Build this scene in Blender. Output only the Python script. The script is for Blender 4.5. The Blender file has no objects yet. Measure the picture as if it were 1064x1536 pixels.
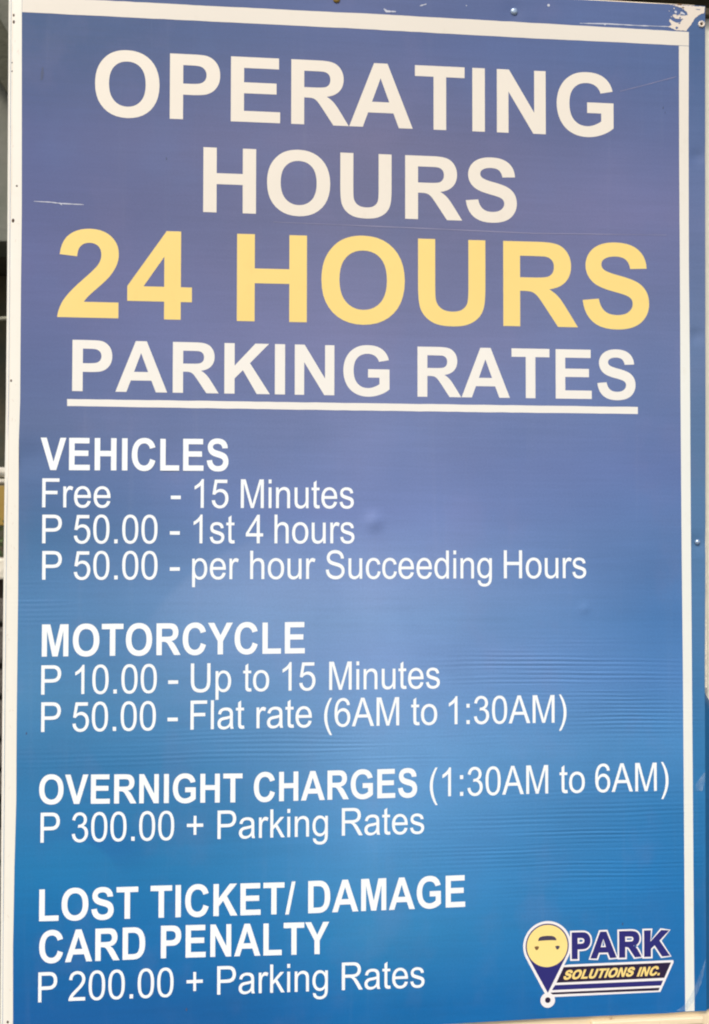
import bpy, bmesh, math, random
from mathutils import Vector, Matrix
from mathutils.geometry import tessellate_polygon
random.seed(11)
S = bpy.context.scene
COL = S.collection
CAM_LOC=(-0.13401,-1.28304,1.56798)
CAM_RIGHT=(0.995139,-0.098467,0.001438)
CAM_UP=(-0.003876,-0.024569,0.999691)
CAM_BACK=(-0.098402,-0.994837,-0.024831)
FOCAL=1520.0/1536*36
LINES=[
 ('cream','heading word OPERATING in large cream capitals',[('B', 'OPERATING', -0.33478, 0.33538, 2.09555, 2.0956, 0.08341)]),
 ('cream','second line word HOURS in large cream capitals',[('B', 'HOURS', -0.1998, 0.20488, 1.97836, 1.97808, 0.08269)]),
 ('yellow','yellow lettering reading 24 HOURS',[('B', '24', -0.3788, -0.21327, 1.84093, 1.8409, 0.11122), ('B', 'HOURS', -0.15696, 0.38248, 1.84093, 1.84299, 0.11108)]),
 ('cream2','underlined heading PARKING RATES',[('B', 'PARKING', -0.35981, 0.03771, 1.74897, 1.7485, 0.06396), ('B', 'RATES', 0.07398, 0.36333, 1.74847, 1.74898, 0.0646)]),
 ('white','bold line VEHICLES',[('B', 'VEHICLES', -0.39731, -0.16658, 1.65042, 1.651, 0.0402)]),
 ('white','line Free - 15 Minutes',[('R', 'Free', -0.39489, -0.31203, 1.60426, 1.60434, 0.0359), ('R', '-', -0.23797, -0.22561, 1.6044, 1.60441, 0.03604), ('R', '15', -0.20868, -0.16637, 1.60443, 1.60446, 0.03609), ('R', 'Minutes', -0.15096, -0.00798, 1.60448, 1.60461, 0.0362)]),
 ('white','line P 50.00 - 1st 4 hours',[('R', 'P', -0.3945, -0.37078, 1.55982, 1.55984, 0.03542), ('R', '50.00', -0.35627, -0.25414, 1.55985, 1.55993, 0.03564), ('R', '-', -0.23894, -0.2266, 1.55995, 1.55996, 0.03584), ('R', '1st', -0.20969, -0.15827, 1.55997, 1.56001, 0.03598), ('R', '4', -0.14452, -0.12278, 1.56003, 1.56004, 0.03611), ('R', 'hours', -0.10854, -0.00707, 1.56006, 1.56014, 0.03632)]),
 ('white','line P 50.00 - per hour Succeeding Hours',[('R', 'P', -0.39411, -0.37041, 1.51504, 1.51504, 0.03534), ('R', '50.00', -0.35591, -0.25386, 1.51504, 1.51505, 0.03545), ('R', '-', -0.23868, -0.22634, 1.51505, 1.51505, 0.03554), ('R', 'per', -0.2111, -0.15308, 1.51505, 1.51505, 0.03561), ('R', 'hour', -0.13891, -0.05662, 1.51506, 1.51509, 0.03572), ('R', 'Succeeding', -0.04351, 0.17078, 1.5151, 1.51518, 0.03593), ('R', 'Hours', 0.18654, 0.29572, 1.51519, 1.51523, 0.03615)]),
 ('white','bold line MOTORCYCLE',[('B', 'MOTORCYCLE', -0.39368, -0.06987, 1.42039, 1.42131, 0.03958)]),
 ('white','line P 10.00 - Up to 15 Minutes',[('R', 'P', -0.39405, -0.37002, 1.37382, 1.37389, 0.03594), ('R', '10.00', -0.35315, -0.2538, 1.37393, 1.3742, 0.03588), ('R', '-', -0.2399, -0.2276, 1.37424, 1.37428, 0.03583), ('R', 'Up', -0.21199, -0.16202, 1.37432, 1.37446, 0.0358), ('R', 'to', -0.14708, -0.11459, 1.3745, 1.37459, 0.03576), ('R', '15', -0.09787, -0.05629, 1.37463, 1.37475, 0.03572), ('R', 'Minutes', -0.03899, 0.10281, 1.37479, 1.37518, 0.03565)]),
 ('white','line P 50.00 - Flat rate (6AM to 1:30AM)',[('R', 'P', -0.39365, -0.37004, 1.32814, 1.3281, 0.03628), ('R', '50.00', -0.356, -0.25474, 1.32808, 1.32794, 0.03619), ('R', '-', -0.24044, -0.22774, 1.32792, 1.3279, 0.03611), ('R', 'Flat', -0.21215, -0.14523, 1.32788, 1.32812, 0.03605), ('R', 'rate', -0.13027, -0.0608, 1.32817, 1.32842, 0.03596), ('R', '(6AM', -0.04522, 0.05036, 1.32848, 1.32883, 0.03585), ('R', 'to', 0.06578, 0.09933, 1.32888, 1.329, 0.03576), ('R', '1:30AM)', 0.11443, 0.26876, 1.32906, 1.32884, 0.03565)]),
 ('white','bold line OVERNIGHT CHARGES with (1:30AM to 6AM)',[('B', 'OVERNIGHT', -0.39526, -0.14733, 1.24001, 1.23637, 0.03593), ('B', 'CHARGES', -0.13325, 0.0735, 1.23645, 1.23757, 0.03662), ('R', '(1:30AM', 0.08981, 0.24416, 1.23765, 1.23844, 0.0364), ('R', 'to', 0.25915, 0.29274, 1.23842, 1.23839, 0.03653), ('R', '6AM)', 0.3065, 0.40491, 1.23837, 1.23826, 0.03663)]),
 ('white','line P 300.00 + Parking Rates',[('R', 'P', -0.39324, -0.37009, 1.19322, 1.19306, 0.03645), ('R', '300.00', -0.3557, -0.23146, 1.19296, 1.19211, 0.03603), ('R', '+', -0.21592, -0.19582, 1.192, 1.19186, 0.03561), ('R', 'Parking', -0.17814, -0.04029, 1.19174, 1.19157, 0.03515), ('R', 'Rates', -0.02259, 0.08249, 1.19155, 1.19142, 0.03451)]),
 ('white','bold line LOST TICKET/ DAMAGE',[('B', 'LOST', -0.394, -0.2748, 1.09779, 1.09716, 0.03899), ('B', 'TICKET/', -0.25982, -0.08071, 1.09708, 1.09613, 0.0395), ('B', 'DAMAGE', -0.06484, 0.13534, 1.09605, 1.09735, 0.04013)]),
 ('white','bold line CARD PENALTY',[('B', 'CARD', -0.39355, -0.26596, 1.04696, 1.04725, 0.03932), ('B', 'PENALTY', -0.24692, -0.0383, 1.04729, 1.04483, 0.0399)]),
 ('white','line P 200.00 + Parking Rates',[('R', 'P', -0.3943, -0.37164, 0.99988, 0.99988, 0.03618), ('R', '200.00', -0.35812, -0.23115, 0.99989, 0.99992, 0.03576), ('R', '+', -0.21528, -0.19525, 0.99993, 0.99993, 0.03534), ('R', 'Parking', -0.17764, -0.03988, 0.99994, 0.99905, 0.0349), ('R', 'Rates', -0.02226, 0.08287, 0.99894, 0.99826, 0.03427)]),
]
UNDERLINE=[(-0.36572, 1.73892), (-0.00731, 1.73905), (0.36636, 1.73929), (0.3663, 1.73008), (-0.00729, 1.7295), (-0.36565, 1.73021)]
BORDER_OUT_TOP=[(-0.42923, 2.24192), (-0.3355, 2.24229), (-0.08697, 2.24255), (-0.00804, 2.2431), (0.17396, 2.24261), (0.43941, 2.24119)]
BORDER_IN_TOP=[(-0.425, 2.2221), (-0.2884, 2.22229), (-0.1632, 2.22259), (-0.00801, 2.22285), (0.20057, 2.22192), (0.42546, 2.22253)]
BORDER_IN_LEFT=[(-0.425, 2.2221), (-0.42357, 2.06951), (-0.42264, 1.96928), (-0.42282, 1.90264), (-0.42269, 1.80303), (-0.42247, 1.73684), (-0.42361, 1.68729), (-0.42293, 1.5721), (-0.42271, 1.49014), (-0.42292, 1.34329), (-0.42248, 1.24585), (-0.42385, 1.16499), (-0.42418, 1.11659), (-0.42467, 1.06829), (-0.4236, 0.95588)]
BORDER_IN_RIGHT=[(0.42546, 2.22253), (0.42482, 2.05971), (0.42483, 1.92627), (0.42454, 1.74937), (0.42471, 1.57363), (0.42533, 1.39903), (0.4255, 1.22556), (0.42551, 1.09619), (0.42541, 0.9512)]
BORDER_OUT_RIGHT=[(0.43941, 2.24119), (0.43799, 2.10487), (0.4372, 1.92661), (0.43764, 1.79372), (0.43746, 1.57366), (0.43758, 1.3989), (0.43771, 1.22527), (0.43783, 1.05276), (0.438, 0.95064)]
LEFT_EDGE=[(-0.44195, 2.26177), (-0.44211, 2.2365), (-0.44121, 2.02702), (-0.44057, 1.90215), (-0.44048, 1.73657), (-0.44104, 1.65418), (-0.44128, 1.57207), (-0.44127, 1.40866), (-0.44119, 1.34359), (-0.44102, 1.24629), (-0.44062, 1.10106), (-0.43999, 0.95664)]
TOP_EDGE=[(-0.44407, 2.27176), (-0.20547, 2.27423), (0.05091, 2.27595), (0.30305, 2.27696), (0.37398, 2.27696), (0.42721, 2.27741), (0.46231, 2.27749)]
BOTTOM_EDGE=[(-0.44068, 0.94708), (-0.1986, 0.9486), (0.05134, 0.95027), (0.13686, 0.95089), (0.2506, 0.95217), (0.39939, 0.95149), (0.42452, 0.95252), (0.45335, 0.9521)]
RIGHT_EDGE=[(0.46231, 2.27749), (0.46037, 2.01638), (0.45884, 1.74988), (0.45702, 1.52983), (0.45531, 1.3987), (0.45505, 1.36384), (0.4546, 1.18158), (0.45425, 0.95249)]
PEEL=[(0.41249, 2.27939), (0.435, 2.28078), (0.46211, 2.28163), (0.46065, 2.2679), (0.45657, 2.26636), (0.45294, 2.26441), (0.4484, 2.26065), (0.44612, 2.25745), (0.44383, 2.25382), (0.442, 2.2502), (0.43791, 2.2456), (0.43609, 2.24243), (0.42933, 2.24252), (0.42214, 2.24259), (0.41676, 2.24451), (0.41048, 2.24682), (0.41589, 2.24929), (0.41232, 2.25393), (0.41325, 2.25749), (0.41682, 2.25504), (0.4222, 2.25269), (0.4276, 2.25297), (0.43034, 2.25751), (0.42584, 2.25815), (0.42044, 2.2583), (0.41687, 2.26207), (0.41868, 2.26392), (0.42497, 2.26293), (0.42947, 2.26273), (0.43398, 2.26297), (0.43804, 2.26362), (0.43627, 2.26836), (0.43044, 2.27245), (0.42235, 2.27509), (0.41427, 2.27641)]
LG_CIRC=[(0.2422, 1.04401)]
LG_SCALE=[(0.2422, 1.04401), (0.262, 1.04326), (0.24214, 1.02492)]
LG_TIP=[(0.24278, 0.97912), (0.24276, 0.97512)]
LG_BANNER_OUT=[(0.2621, 1.01821), (0.27043, 1.01921), (0.40978, 1.01949), (0.41016, 1.01638), (0.39233, 0.97928), (0.24356, 0.9787), (0.2412, 0.98147)]
LG_BAN1=[(0.26388, 1.01622), (0.40672, 1.01652), (0.39749, 0.99719), (0.2541, 0.99676)]
LG_BAN2=[(0.25251, 0.99377), (0.39585, 0.99379), (0.39298, 0.98754), (0.24794, 0.98767)]
LG_BAN3=[(0.24655, 0.98467), (0.39135, 0.98472), (0.38971, 0.98132), (0.24456, 0.98209)]
LG_PARK=[(0.27443, 1.02556), (0.40576, 1.02467), (0.27456, 1.05964), (0.40598, 1.05831)]
LG_SOL=[(0.26302, 1.0004), (0.39388, 1.0012), (0.26307, 1.01301), (0.39395, 1.012)]
LG_PARKOUT=[(0.2706, 1.06208), (0.30145, 1.06211), (0.30944, 1.06297), (0.32343, 1.06247), (0.33545, 1.06126), (0.35352, 1.06099), (0.3676, 1.05971), (0.36862, 1.06237), (0.38173, 1.06267), (0.40681, 1.06138), (0.39941, 1.04424), (0.40938, 1.02028), (0.40936, 1.01834), (0.26468, 1.01868), (0.27148, 1.03276)]
LG_WIND=[(0.23018, 1.05076), (0.23078, 1.0536), (0.23276, 1.05563), (0.23632, 1.05664), (0.24225, 1.057), (0.24858, 1.05657), (0.25213, 1.0551), (0.25371, 1.05313), (0.2543, 1.05082), (0.24816, 1.05124), (0.24183, 1.05128), (0.23591, 1.05112)]
LG_LAMPS=[(0.22838, 1.04224), (0.25565, 1.04197)]
MARKS={'screw': (0.20199, 2.25644), 'screw_top': (-0.03133, 2.25968), 'dot': (0.24806, 2.26688), 'ring': (0.45685, 2.25243), 'screw_right': (0.44694, 1.56227), 'dent_mid': (0.01768, 1.58734), 'dent_small': (0.29327, 1.47557), 'dent_r1': (0.44974, 2.07405), 'dent_r2': (0.44617, 1.83459), 'dent_r3': (0.44602, 1.56052), 'sw_c': (-0.05065, 1.3205), 'sw2_c': (-0.36302, 1.12422), 'cres_c': (0.33846, 1.06494)}
PINHOLES=[(-0.43466, 2.21755), (-0.43458, 2.20914), (-0.43611, 2.15781), (-0.436, 2.14691), (-0.429, 2.00326), (-0.43301, 1.95977), (-0.43351, 1.76063), (-0.42996, 0.9778)]
SCRATCHES=[[(-0.40826, 1.98479), (-0.38885, 1.98445), (-0.37505, 1.98316), (-0.34739, 1.98268)], [(0.29027, 2.24513), (0.32647, 2.2463), (0.37198, 2.24624), (0.41229, 2.24698)], [(0.03004, 2.25079), (0.03352, 2.24749), (0.04569, 2.2477)], [(0.0771, 2.25681), (0.08585, 2.25991)], [(-0.37668, 1.98419), (-0.37423, 1.98135)], [(-0.11157, 1.96848), (0.05101, 1.96681), (0.22655, 1.9645), (0.40682, 1.96789)], [(0.34417, 2.15702), (0.38065, 2.16759), (0.42196, 2.18023)], [(0.32284, 2.24593), (0.32555, 2.24473)], [(0.13771, 2.26095), (0.13904, 2.26014)]]
SPECKS=[(-0.39924, 2.15201), (-0.40073, 2.13764), (0.40333, 2.13736), (0.40604, 2.13123), (-0.41107, 1.32682), (-0.21512, 0.98359), (0.34204, 1.06823), (-0.24587, 2.04457)]
INK_AND_GLARE={}  # sheet colours per column: printed gradient plus glare, both held in the colour
INK_AND_GLARE['L']=[(2.18763, (90, 108, 143), (-0.07226, -0.06202, -0.04715)), (2.07343, (106, 114, 153), (-0.05367, -0.04641, -0.0352)), (1.90304, (112, 117, 158), (-0.0275, -0.01845, -0.00397)), (1.77846, (105, 116, 157), (-0.01392, -0.00299, 0.01553)), (1.704, (104, 118, 156), (-0.0104, 0.0, 0.01162)), (1.62974, (94, 118, 160), (-0.00697, 0.0029, 0.01606)), (1.57214, (84, 121, 162), (0.0, 0.0058, 0.02041)), (1.48023, (89, 133, 178), (0.00799, 0.02258, 0.04568)), (1.37558, (86, 139, 183), (0.00573, 0.01374, 0.02855)), (1.28599, (68, 130, 179), (0.00425, 0.00318, 0.00922)), (1.15622, (49, 126, 179), (0.01148, 0.01802, 0.04139)), (1.08352, (32, 114, 172), (-0.00941, 0.02366, 0.05202)), (0.98528, (15, 101, 164), (-0.03069, 0.01597, 0.02469))]
INK_AND_GLARE['M']=[(2.2089, (107, 116, 155), (-0.03197, -0.02141, -0.00781)), (2.07873, (122, 121, 153), (-0.01975, -0.00632, 0.00378)), (1.96902, (121, 122, 153), (-0.02638, -0.01289, -0.00775)), (1.82545, (129, 131, 168), (-0.00346, 0.01025, 0.02956)), (1.70911, (126, 137, 179), (-0.00975, 0.00349, 0.01861)), (1.59838, (123, 140, 189), (0.0062, 0.01415, 0.03466)), (1.49658, (137, 162, 206), (0.0, 0.01671, 0.04429)), (1.46274, (133, 162, 206), (0.0, 0.02091, 0.04992)), (1.42049, (131, 160, 206), (0.0, 0.01231, 0.03888)), (1.30257, (114, 159, 206), (0.01333, 0.03214, 0.06062)), (1.16512, (85, 149, 200), (0.01473, 0.02234, 0.048)), (1.065, (59, 137, 189), (0.01799, 0.02989, 0.05902)), (0.97357, (31, 113, 174), (-0.0055, 0.0209, 0.03986))]
INK_AND_GLARE['R']=[(2.19214, (97, 113, 155), (-0.00249, 0.00572, 0.01901)), (2.0904, (108, 116, 156), (-0.01134, -0.00299, 0.0)), (1.98728, (121, 123, 163), (0.0, 0.0095, 0.02032)), (1.85454, (112, 123, 163), (0.0, 0.00944, 0.02032)), (1.74882, (107, 124, 168), (0.00275, 0.01274, 0.02529)), (1.65754, (105, 124, 173), (0.00258, 0.00916, 0.02216)), (1.57007, (97, 126, 175), (0.01103, 0.02107, 0.04016)), (1.46028, (83, 127, 180), (0.01089, 0.01525, 0.03247)), (1.38213, (85, 131, 184), (0.02364, 0.04922, 0.10707)), (1.29558, (81, 141, 194), (0.01553, 0.02417, 0.051)), (1.20932, (60, 130, 186), (0.01196, 0.00311, 0.00485)), (1.11991, (48, 125, 186), (0.01773, 0.02086, 0.03884)), (0.96589, (19, 109, 174), (-0.02166, 0.02232, 0.03986))]
INK_AND_GLARE['S']=[(2.19148, (87, 108, 149), (0.0, 0.00815, 0.01815)), (1.98571, (110, 122, 161), (0.0, 0.00935, 0.01983)), (1.87899, (108, 124, 161), (0.00554, 0.01586, 0.02778)), (1.65803, (94, 124, 160), (0.00898, 0.01525, 0.02778)), (1.43892, (84, 128, 172), (0.01279, 0.01839, 0.03501)), (1.30313, (64, 127, 176), (0.01545, 0.01525, 0.0317)), (1.16113, (46, 119, 174), (0.01831, 0.02476, 0.04837)), (1.03193, (24, 105, 164), (-0.01379, 0.02133, 0.03287))]
INK_X={'L': -0.40533, 'M': 0.01256, 'R': 0.38618, 'S': 0.44703}# ---------------------------------------------------------------- camera, sky, sun, exposure
cam_d = bpy.data.cameras.new('camera'); cam = bpy.data.objects.new('camera', cam_d); COL.objects.link(cam)
m = Matrix((CAM_RIGHT, CAM_UP, CAM_BACK)).transposed().to_4x4(); m.translation = CAM_LOC
cam.matrix_world = m
cam_d.sensor_fit = 'VERTICAL'; cam_d.sensor_height = 36; cam_d.lens = FOCAL
cam_d.clip_start = 0.05; cam_d.clip_end = 400
cam_d.dof.use_dof = True; cam_d.dof.focus_distance = 1.29; cam_d.dof.aperture_fstop = 9
S.camera = cam

SUN_ELEV, SUN_ROT = math.radians(50), math.radians(205)      # in front of the sign, a little to its left
W = bpy.data.worlds.new('World'); S.world = W; W.use_nodes = True
nt = W.node_tree; sky = nt.nodes.new('ShaderNodeTexSky'); sky.sky_type = 'NISHITA'; sky.sun_disc = False
sky.sun_elevation = SUN_ELEV; sky.sun_rotation = SUN_ROT; sky.dust_density = 4.0; sky.air_density = 1.0; sky.ozone_density = 1.0
nt.nodes['Background'].inputs['Strength'].default_value = 0.10
nt.links.new(sky.outputs[0], nt.nodes['Background'].inputs[0])
sd = bpy.data.lights.new('sun', 'SUN'); sd.energy = 1.5; sd.angle = math.radians(14); sd.color = (1.0, 0.93, 0.84)
so = bpy.data.objects.new('sun', sd); COL.objects.link(so)
sdir = Vector((math.sin(SUN_ROT)*math.cos(SUN_ELEV), math.cos(SUN_ROT)*math.cos(SUN_ELEV), math.sin(SUN_ELEV)))
so.rotation_euler = sdir.to_track_quat('Z', 'Y').to_euler()
S.view_settings.view_transform = 'Standard'; S.view_settings.look = 'None'
S.cycles.filter_width = 2.0
S.view_settings.exposure = 0.58; S.view_settings.gamma = 1.0

# ---------------------------------------------------------------- materials
def lin(c):
    return tuple((x/255/12.92 if x/255 <= .04045 else ((x/255+.055)/1.055)**2.4) for x in c)
def s2l(c, k=1.0): return tuple(max(0.001, min(.95, x*k)) for x in lin(c))
class N:
    def __init__(s, name):
        s.m = bpy.data.materials.new(name); s.m.use_nodes = True; s.t = s.m.node_tree
        s.b = s.t.nodes['Principled BSDF']
        tc = s.t.nodes.new('ShaderNodeTexCoord'); s.co = tc.outputs['Object']
        sp = s.t.nodes.new('ShaderNodeSeparateXYZ'); s.t.links.new(s.co, sp.inputs[0]); s.x, s.y, s.z = sp.outputs
    def put(s, sock, v):
        if hasattr(v, 'links'): s.t.links.new(v, sock)
        else: sock.default_value = v
    def math(s, op, a, b=None, c=None, clamp=False):
        n = s.t.nodes.new('ShaderNodeMath'); n.operation = op; n.use_clamp = clamp
        for i, v in enumerate((a, b, c)):
            if v is not None: s.put(n.inputs[i], v)
        return n.outputs[0]
    def mix(s, f, a, b, mode='MIX'):
        n = s.t.nodes.new('ShaderNodeMix'); n.data_type = 'RGBA'; n.blend_type = mode
        s.put(n.inputs[0], f); s.put(n.inputs[6], a if hasattr(a, 'links') else (*a, 1)); s.put(n.inputs[7], b if hasattr(b, 'links') else (*b, 1))
        return n.outputs[2]
    def rng(s, v, a, b, c=0.0, d=1.0, smooth=True):
        n = s.t.nodes.new('ShaderNodeMapRange'); n.interpolation_type = 'SMOOTHSTEP' if smooth else 'LINEAR'
        for i, q in enumerate((v, a, b, c, d)): s.put(n.inputs[i], q)
        return n.outputs[0]
    def vec(s, sx, sy, sz):
        n = s.t.nodes.new('ShaderNodeMapping'); n.inputs['Scale'].default_value = (sx, sy, sz); s.t.links.new(s.co, n.inputs[0]); return n.outputs[0]
    def noise(s, v, scale=1.0, detail=2.0, rough=.5):
        n = s.t.nodes.new('ShaderNodeTexNoise'); s.put(n.inputs['Vector'], v)
        n.inputs['Scale'].default_value = scale; n.inputs['Detail'].default_value = detail; n.inputs['Roughness'].default_value = rough
        return n.outputs[0]
    def gauss(s, xc, zc, rx, rz):
        a = s.math('DIVIDE', s.math('SUBTRACT', s.x, xc), rx); b = s.math('DIVIDE', s.math('SUBTRACT', s.z, zc), rz)
        r = s.math('ADD', s.math('MULTIPLY', a, a), s.math('MULTIPLY', b, b))
        return s.math('EXPONENT', s.math('MULTIPLY', r, -1.0))
    def bump(s, h, dist, strength=1.0):
        n = s.t.nodes.new('ShaderNodeBump'); n.inputs['Strength'].default_value = strength; n.inputs['Distance'].default_value = dist
        s.t.links.new(h, n.inputs['Height']); s.t.links.new(n.outputs[0], s.b.inputs['Normal']); return n
    def set(s, **k):
        for a, v in k.items(): s.put(s.b.inputs[a.replace('_', ' ')], v if hasattr(v, 'links') or not isinstance(v, tuple) else (*v, 1))

RIPPLES = [(-.20,1.303,.24,.022,.55),(.05,1.300,.16,.018,.5),(.25,1.395,.12,.028,1.5),(.36,1.345,.07,.036,1.3),(.335,1.168,.11,.070,1.1),(.185,1.182,.11,.045,.6),(-.40,1.487,.04,.025,.4)]
def sheet_relief(n, rip_h=.00022):
    """wrinkles of the printed tarpaulin: fine level ripples in patches and a faint weave"""
    mask = None
    for xc, zc, rx, rz, a in RIPPLES:
        g = n.math('MULTIPLY', n.gauss(xc, zc, rx, rz), a); mask = g if mask is None else n.math('ADD', mask, g)
    mask = n.math('MINIMUM', mask, 1.6)
    warp = n.noise(n.vec(3.2, 1, 9), 1.0, 2.0)
    ph = n.math('ADD', n.math('MULTIPLY', n.z, 2*math.pi/0.0056), n.math('MULTIPLY', warp, 17.0))
    wv = n.math('SINE', ph)
    streak = n.rng(n.noise(n.vec(4, 1, 60), 1.0, 2.0), .34, .62)
    rip = n.math('MULTIPLY', n.math('MULTIPLY', wv, streak), mask)
    weave = n.noise(n.vec(26, 1, 330), 1.0, 2.0)
    sag = n.noise(n.vec(3.0, 1, 4.5), 1.0, 2.0)
    h = n.math('ADD', n.math('MULTIPLY', rip, rip_h), n.math('ADD', n.math('MULTIPLY', weave, 0.00006), n.math('MULTIPLY', sag, 0.0022)))
    n.bump(h, 1.0)

INK_K, INK_B = 0.93, 0.030    # lit print -> base colour with its glare: divide by the light, less the sheen
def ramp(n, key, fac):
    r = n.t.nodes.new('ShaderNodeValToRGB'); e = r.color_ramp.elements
    stops = sorted(((z-.95)/1.33, [max(.003, v*INK_K-INK_B+d*INK_K) for v, d in zip(lin(c), e_)]) for z, c, e_ in INK_AND_GLARE[key])
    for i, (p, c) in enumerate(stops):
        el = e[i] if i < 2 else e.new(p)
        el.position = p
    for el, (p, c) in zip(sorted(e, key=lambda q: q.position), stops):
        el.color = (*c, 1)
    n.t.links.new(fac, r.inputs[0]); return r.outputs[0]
def blue_ink_and_glare():
    n = N('blue_gradient_print_and_glare')
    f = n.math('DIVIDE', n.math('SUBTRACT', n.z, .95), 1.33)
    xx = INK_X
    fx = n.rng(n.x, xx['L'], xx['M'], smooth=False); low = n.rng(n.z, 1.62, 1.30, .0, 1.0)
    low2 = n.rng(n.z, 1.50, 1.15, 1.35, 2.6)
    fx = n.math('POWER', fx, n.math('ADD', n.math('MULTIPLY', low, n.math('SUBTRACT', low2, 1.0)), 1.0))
    c = n.mix(fx, ramp(n, 'L', f), ramp(n, 'M', f))  # lighter middle column carries painted glare over the print gradient
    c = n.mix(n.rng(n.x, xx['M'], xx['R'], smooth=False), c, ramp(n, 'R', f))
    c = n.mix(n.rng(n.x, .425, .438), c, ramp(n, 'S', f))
    # curved reflection painted into the ink, then one printed swoosh
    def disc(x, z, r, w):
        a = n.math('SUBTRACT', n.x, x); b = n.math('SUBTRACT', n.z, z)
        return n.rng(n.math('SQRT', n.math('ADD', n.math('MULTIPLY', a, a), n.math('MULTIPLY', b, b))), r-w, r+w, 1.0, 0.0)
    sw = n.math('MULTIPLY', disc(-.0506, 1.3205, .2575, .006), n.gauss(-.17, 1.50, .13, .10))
    c = n.mix(n.math('MULTIPLY', sw, .10), c, lin((175, 190, 225)))  # reflection patch, lightened in the colour
    d2 = n.math('MULTIPLY', n.math('SUBTRACT', disc(-.363, 1.124, .115, .02), disc(-.363, 1.124, .072, .004)), n.gauss(-.31, 1.19, .06, .03))
    c = n.mix(n.math('MULTIPLY', n.math('MAXIMUM', d2, 0.0), .35), c, lin((22, 90, 160)))
    # tired ink: cloudy fading, level streaks, grain
    hue = n.noise(n.vec(11, 1, 8), 1.0, 4.0, .6)
    c = n.mix(n.rng(hue, .50, .72, 0, .16), c, n.mix(.5, c, lin((140, 128, 165))))
    c = n.mix(n.rng(hue, .50, .28, 0, .20), c, n.mix(.5, c, lin((78, 112, 165))))
    rain = n.rng(n.noise(n.vec(60, 1, 2.2), 1.0, 3.0, .6), .55, .80)
    c = n.mix(n.math('MULTIPLY', rain, .03), c, lin((190, 196, 205)))
    cl = n.noise(n.vec(5, 1, 7), 1.0, 3.0); st = n.noise(n.vec(7, 1, 150), 1.0, 3.0, .6); gr = n.noise(n.vec(420, 1, 420), 1.0, 2.0, .7)
    v = n.math('ADD', n.rng(cl, .3, .7, .94, 1.06, False), n.rng(st, .25, .75, -.045, .045, False)); v = n.math('ADD', v, n.rng(gr, .3, .7, -.05, .05, False))
    hs = n.t.nodes.new('ShaderNodeHueSaturation'); n.put(hs.inputs['Value'], v); n.t.links.new(c, hs.inputs['Color'])
    c = hs.outputs[0]
    dirt = n.rng(n.noise(n.vec(9, 1, 7), 1.3, 5.0, .65), .60, .80)
    c = n.mix(n.math('MULTIPLY', dirt, .10), c, lin((70, 90, 120)))
    n.set(Base_Color=c, Roughness=.42, Specular_IOR_Level=.45)
    sheet_relief(n); return n.m
def print_mat(name, c, c2=None, rough=.45, k=.91, grime=.07, relief=True, rip_h=.00008):
    n = N(name); a = s2l(c, k); b = s2l(c2 or c, k)
    col = n.mix(n.noise(n.vec(4, 1, 4), 1.0, 3.0), a, b)
    st = n.rng(n.noise(n.vec(40, 1, 30), 1.0, 5.0, .65), .56, .78)
    col = n.mix(n.math('MULTIPLY', st, grime*2), col, tuple(q*.72 for q in (a[0], a[1]*.97, a[2]*.90)))
    n.set(Base_Color=col, Roughness=rough, Specular_IOR_Level=.4)
    if relief: sheet_relief(n, rip_h)
    return n.m
M = {}
M['blue'] = blue_ink_and_glare()
M['cream'] = print_mat('cream_print', (243, 237, 222), (238, 231, 216))
M['border_cream'] = print_mat('border_cream_print', (237, 232, 219), (232, 226, 212), grime=.09)
def border_mat():
    """cream at the top, paler down the side"""
    n = N('border_print'); f = n.rng(n.z, 2.17, 1.72, 0, 1)
    c = n.mix(f, s2l((237, 232, 219), .9), s2l((242, 246, 238), .9))  # white-balance shift from cream to pale, painted into the colour
    st = n.rng(n.noise(n.vec(40, 1, 30), 1.0, 5.0, .65), .56, .78); c = n.mix(n.math('MULTIPLY', st, .16), c, lin((196, 186, 160)))
    n.set(Base_Color=c, Roughness=.45, Specular_IOR_Level=.4); sheet_relief(n, .00008); return n.m
M['border_pale'] = border_mat()
M['cream2'] = print_mat('pale_cream_print', (247, 245, 236), (244, 243, 234))
M['white'] = print_mat('white_print', (247, 254, 255), (244, 252, 255), k=.965, grime=.02)
M['yellow'] = print_mat('yellow_print', (253, 227, 143), (248, 218, 128), grime=.08)
M['margin'] = print_mat('cream_margin_print', (250, 250, 238), (242, 238, 224), grime=.10)
M['peeled'] = print_mat('peeled_backing', (238, 228, 214), (226, 214, 198), .7, grime=.2)
M['navy'] = print_mat('navy_print', (42, 48, 135), (52, 44, 120), k=.8)
M['navy_dark'] = print_mat('dark_navy_print', (38, 32, 70), (50, 30, 62), k=.8)
M['logo_white'] = print_mat('logo_white_print', (248, 246, 246), k=.92)
M['logo_yellow'] = print_mat('logo_yellow_print', (253, 234, 138), (255, 224, 152), k=.96)
M['logo_gold'] = print_mat('logo_gold_print', (250, 208, 84), (252, 236, 170), k=.95)
M['glass'] = print_mat('dark_slate_print', (72, 66, 92))
M['peach'] = print_mat('peach_print', (253, 214, 158), (253, 220, 150))
M['lamp'] = print_mat('brown_speck_print', (128, 96, 62))
M['scratch'] = print_mat('scratched_backing', (216, 220, 228), (190, 196, 212), .6)
M['faint'] = print_mat('faint_crease_print', (150, 150, 182), (140, 140, 172), .5)
M['seam'] = print_mat('greyed_seam', (226, 212, 190), (240, 230, 212), .6)
M['speck'] = print_mat('dark_speck', (78, 92, 126), (66, 80, 116), .6, relief=False)
M['hole'] = print_mat('rusty_nail_hole', (52, 34, 24), (92, 66, 44), .8, relief=False)
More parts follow.
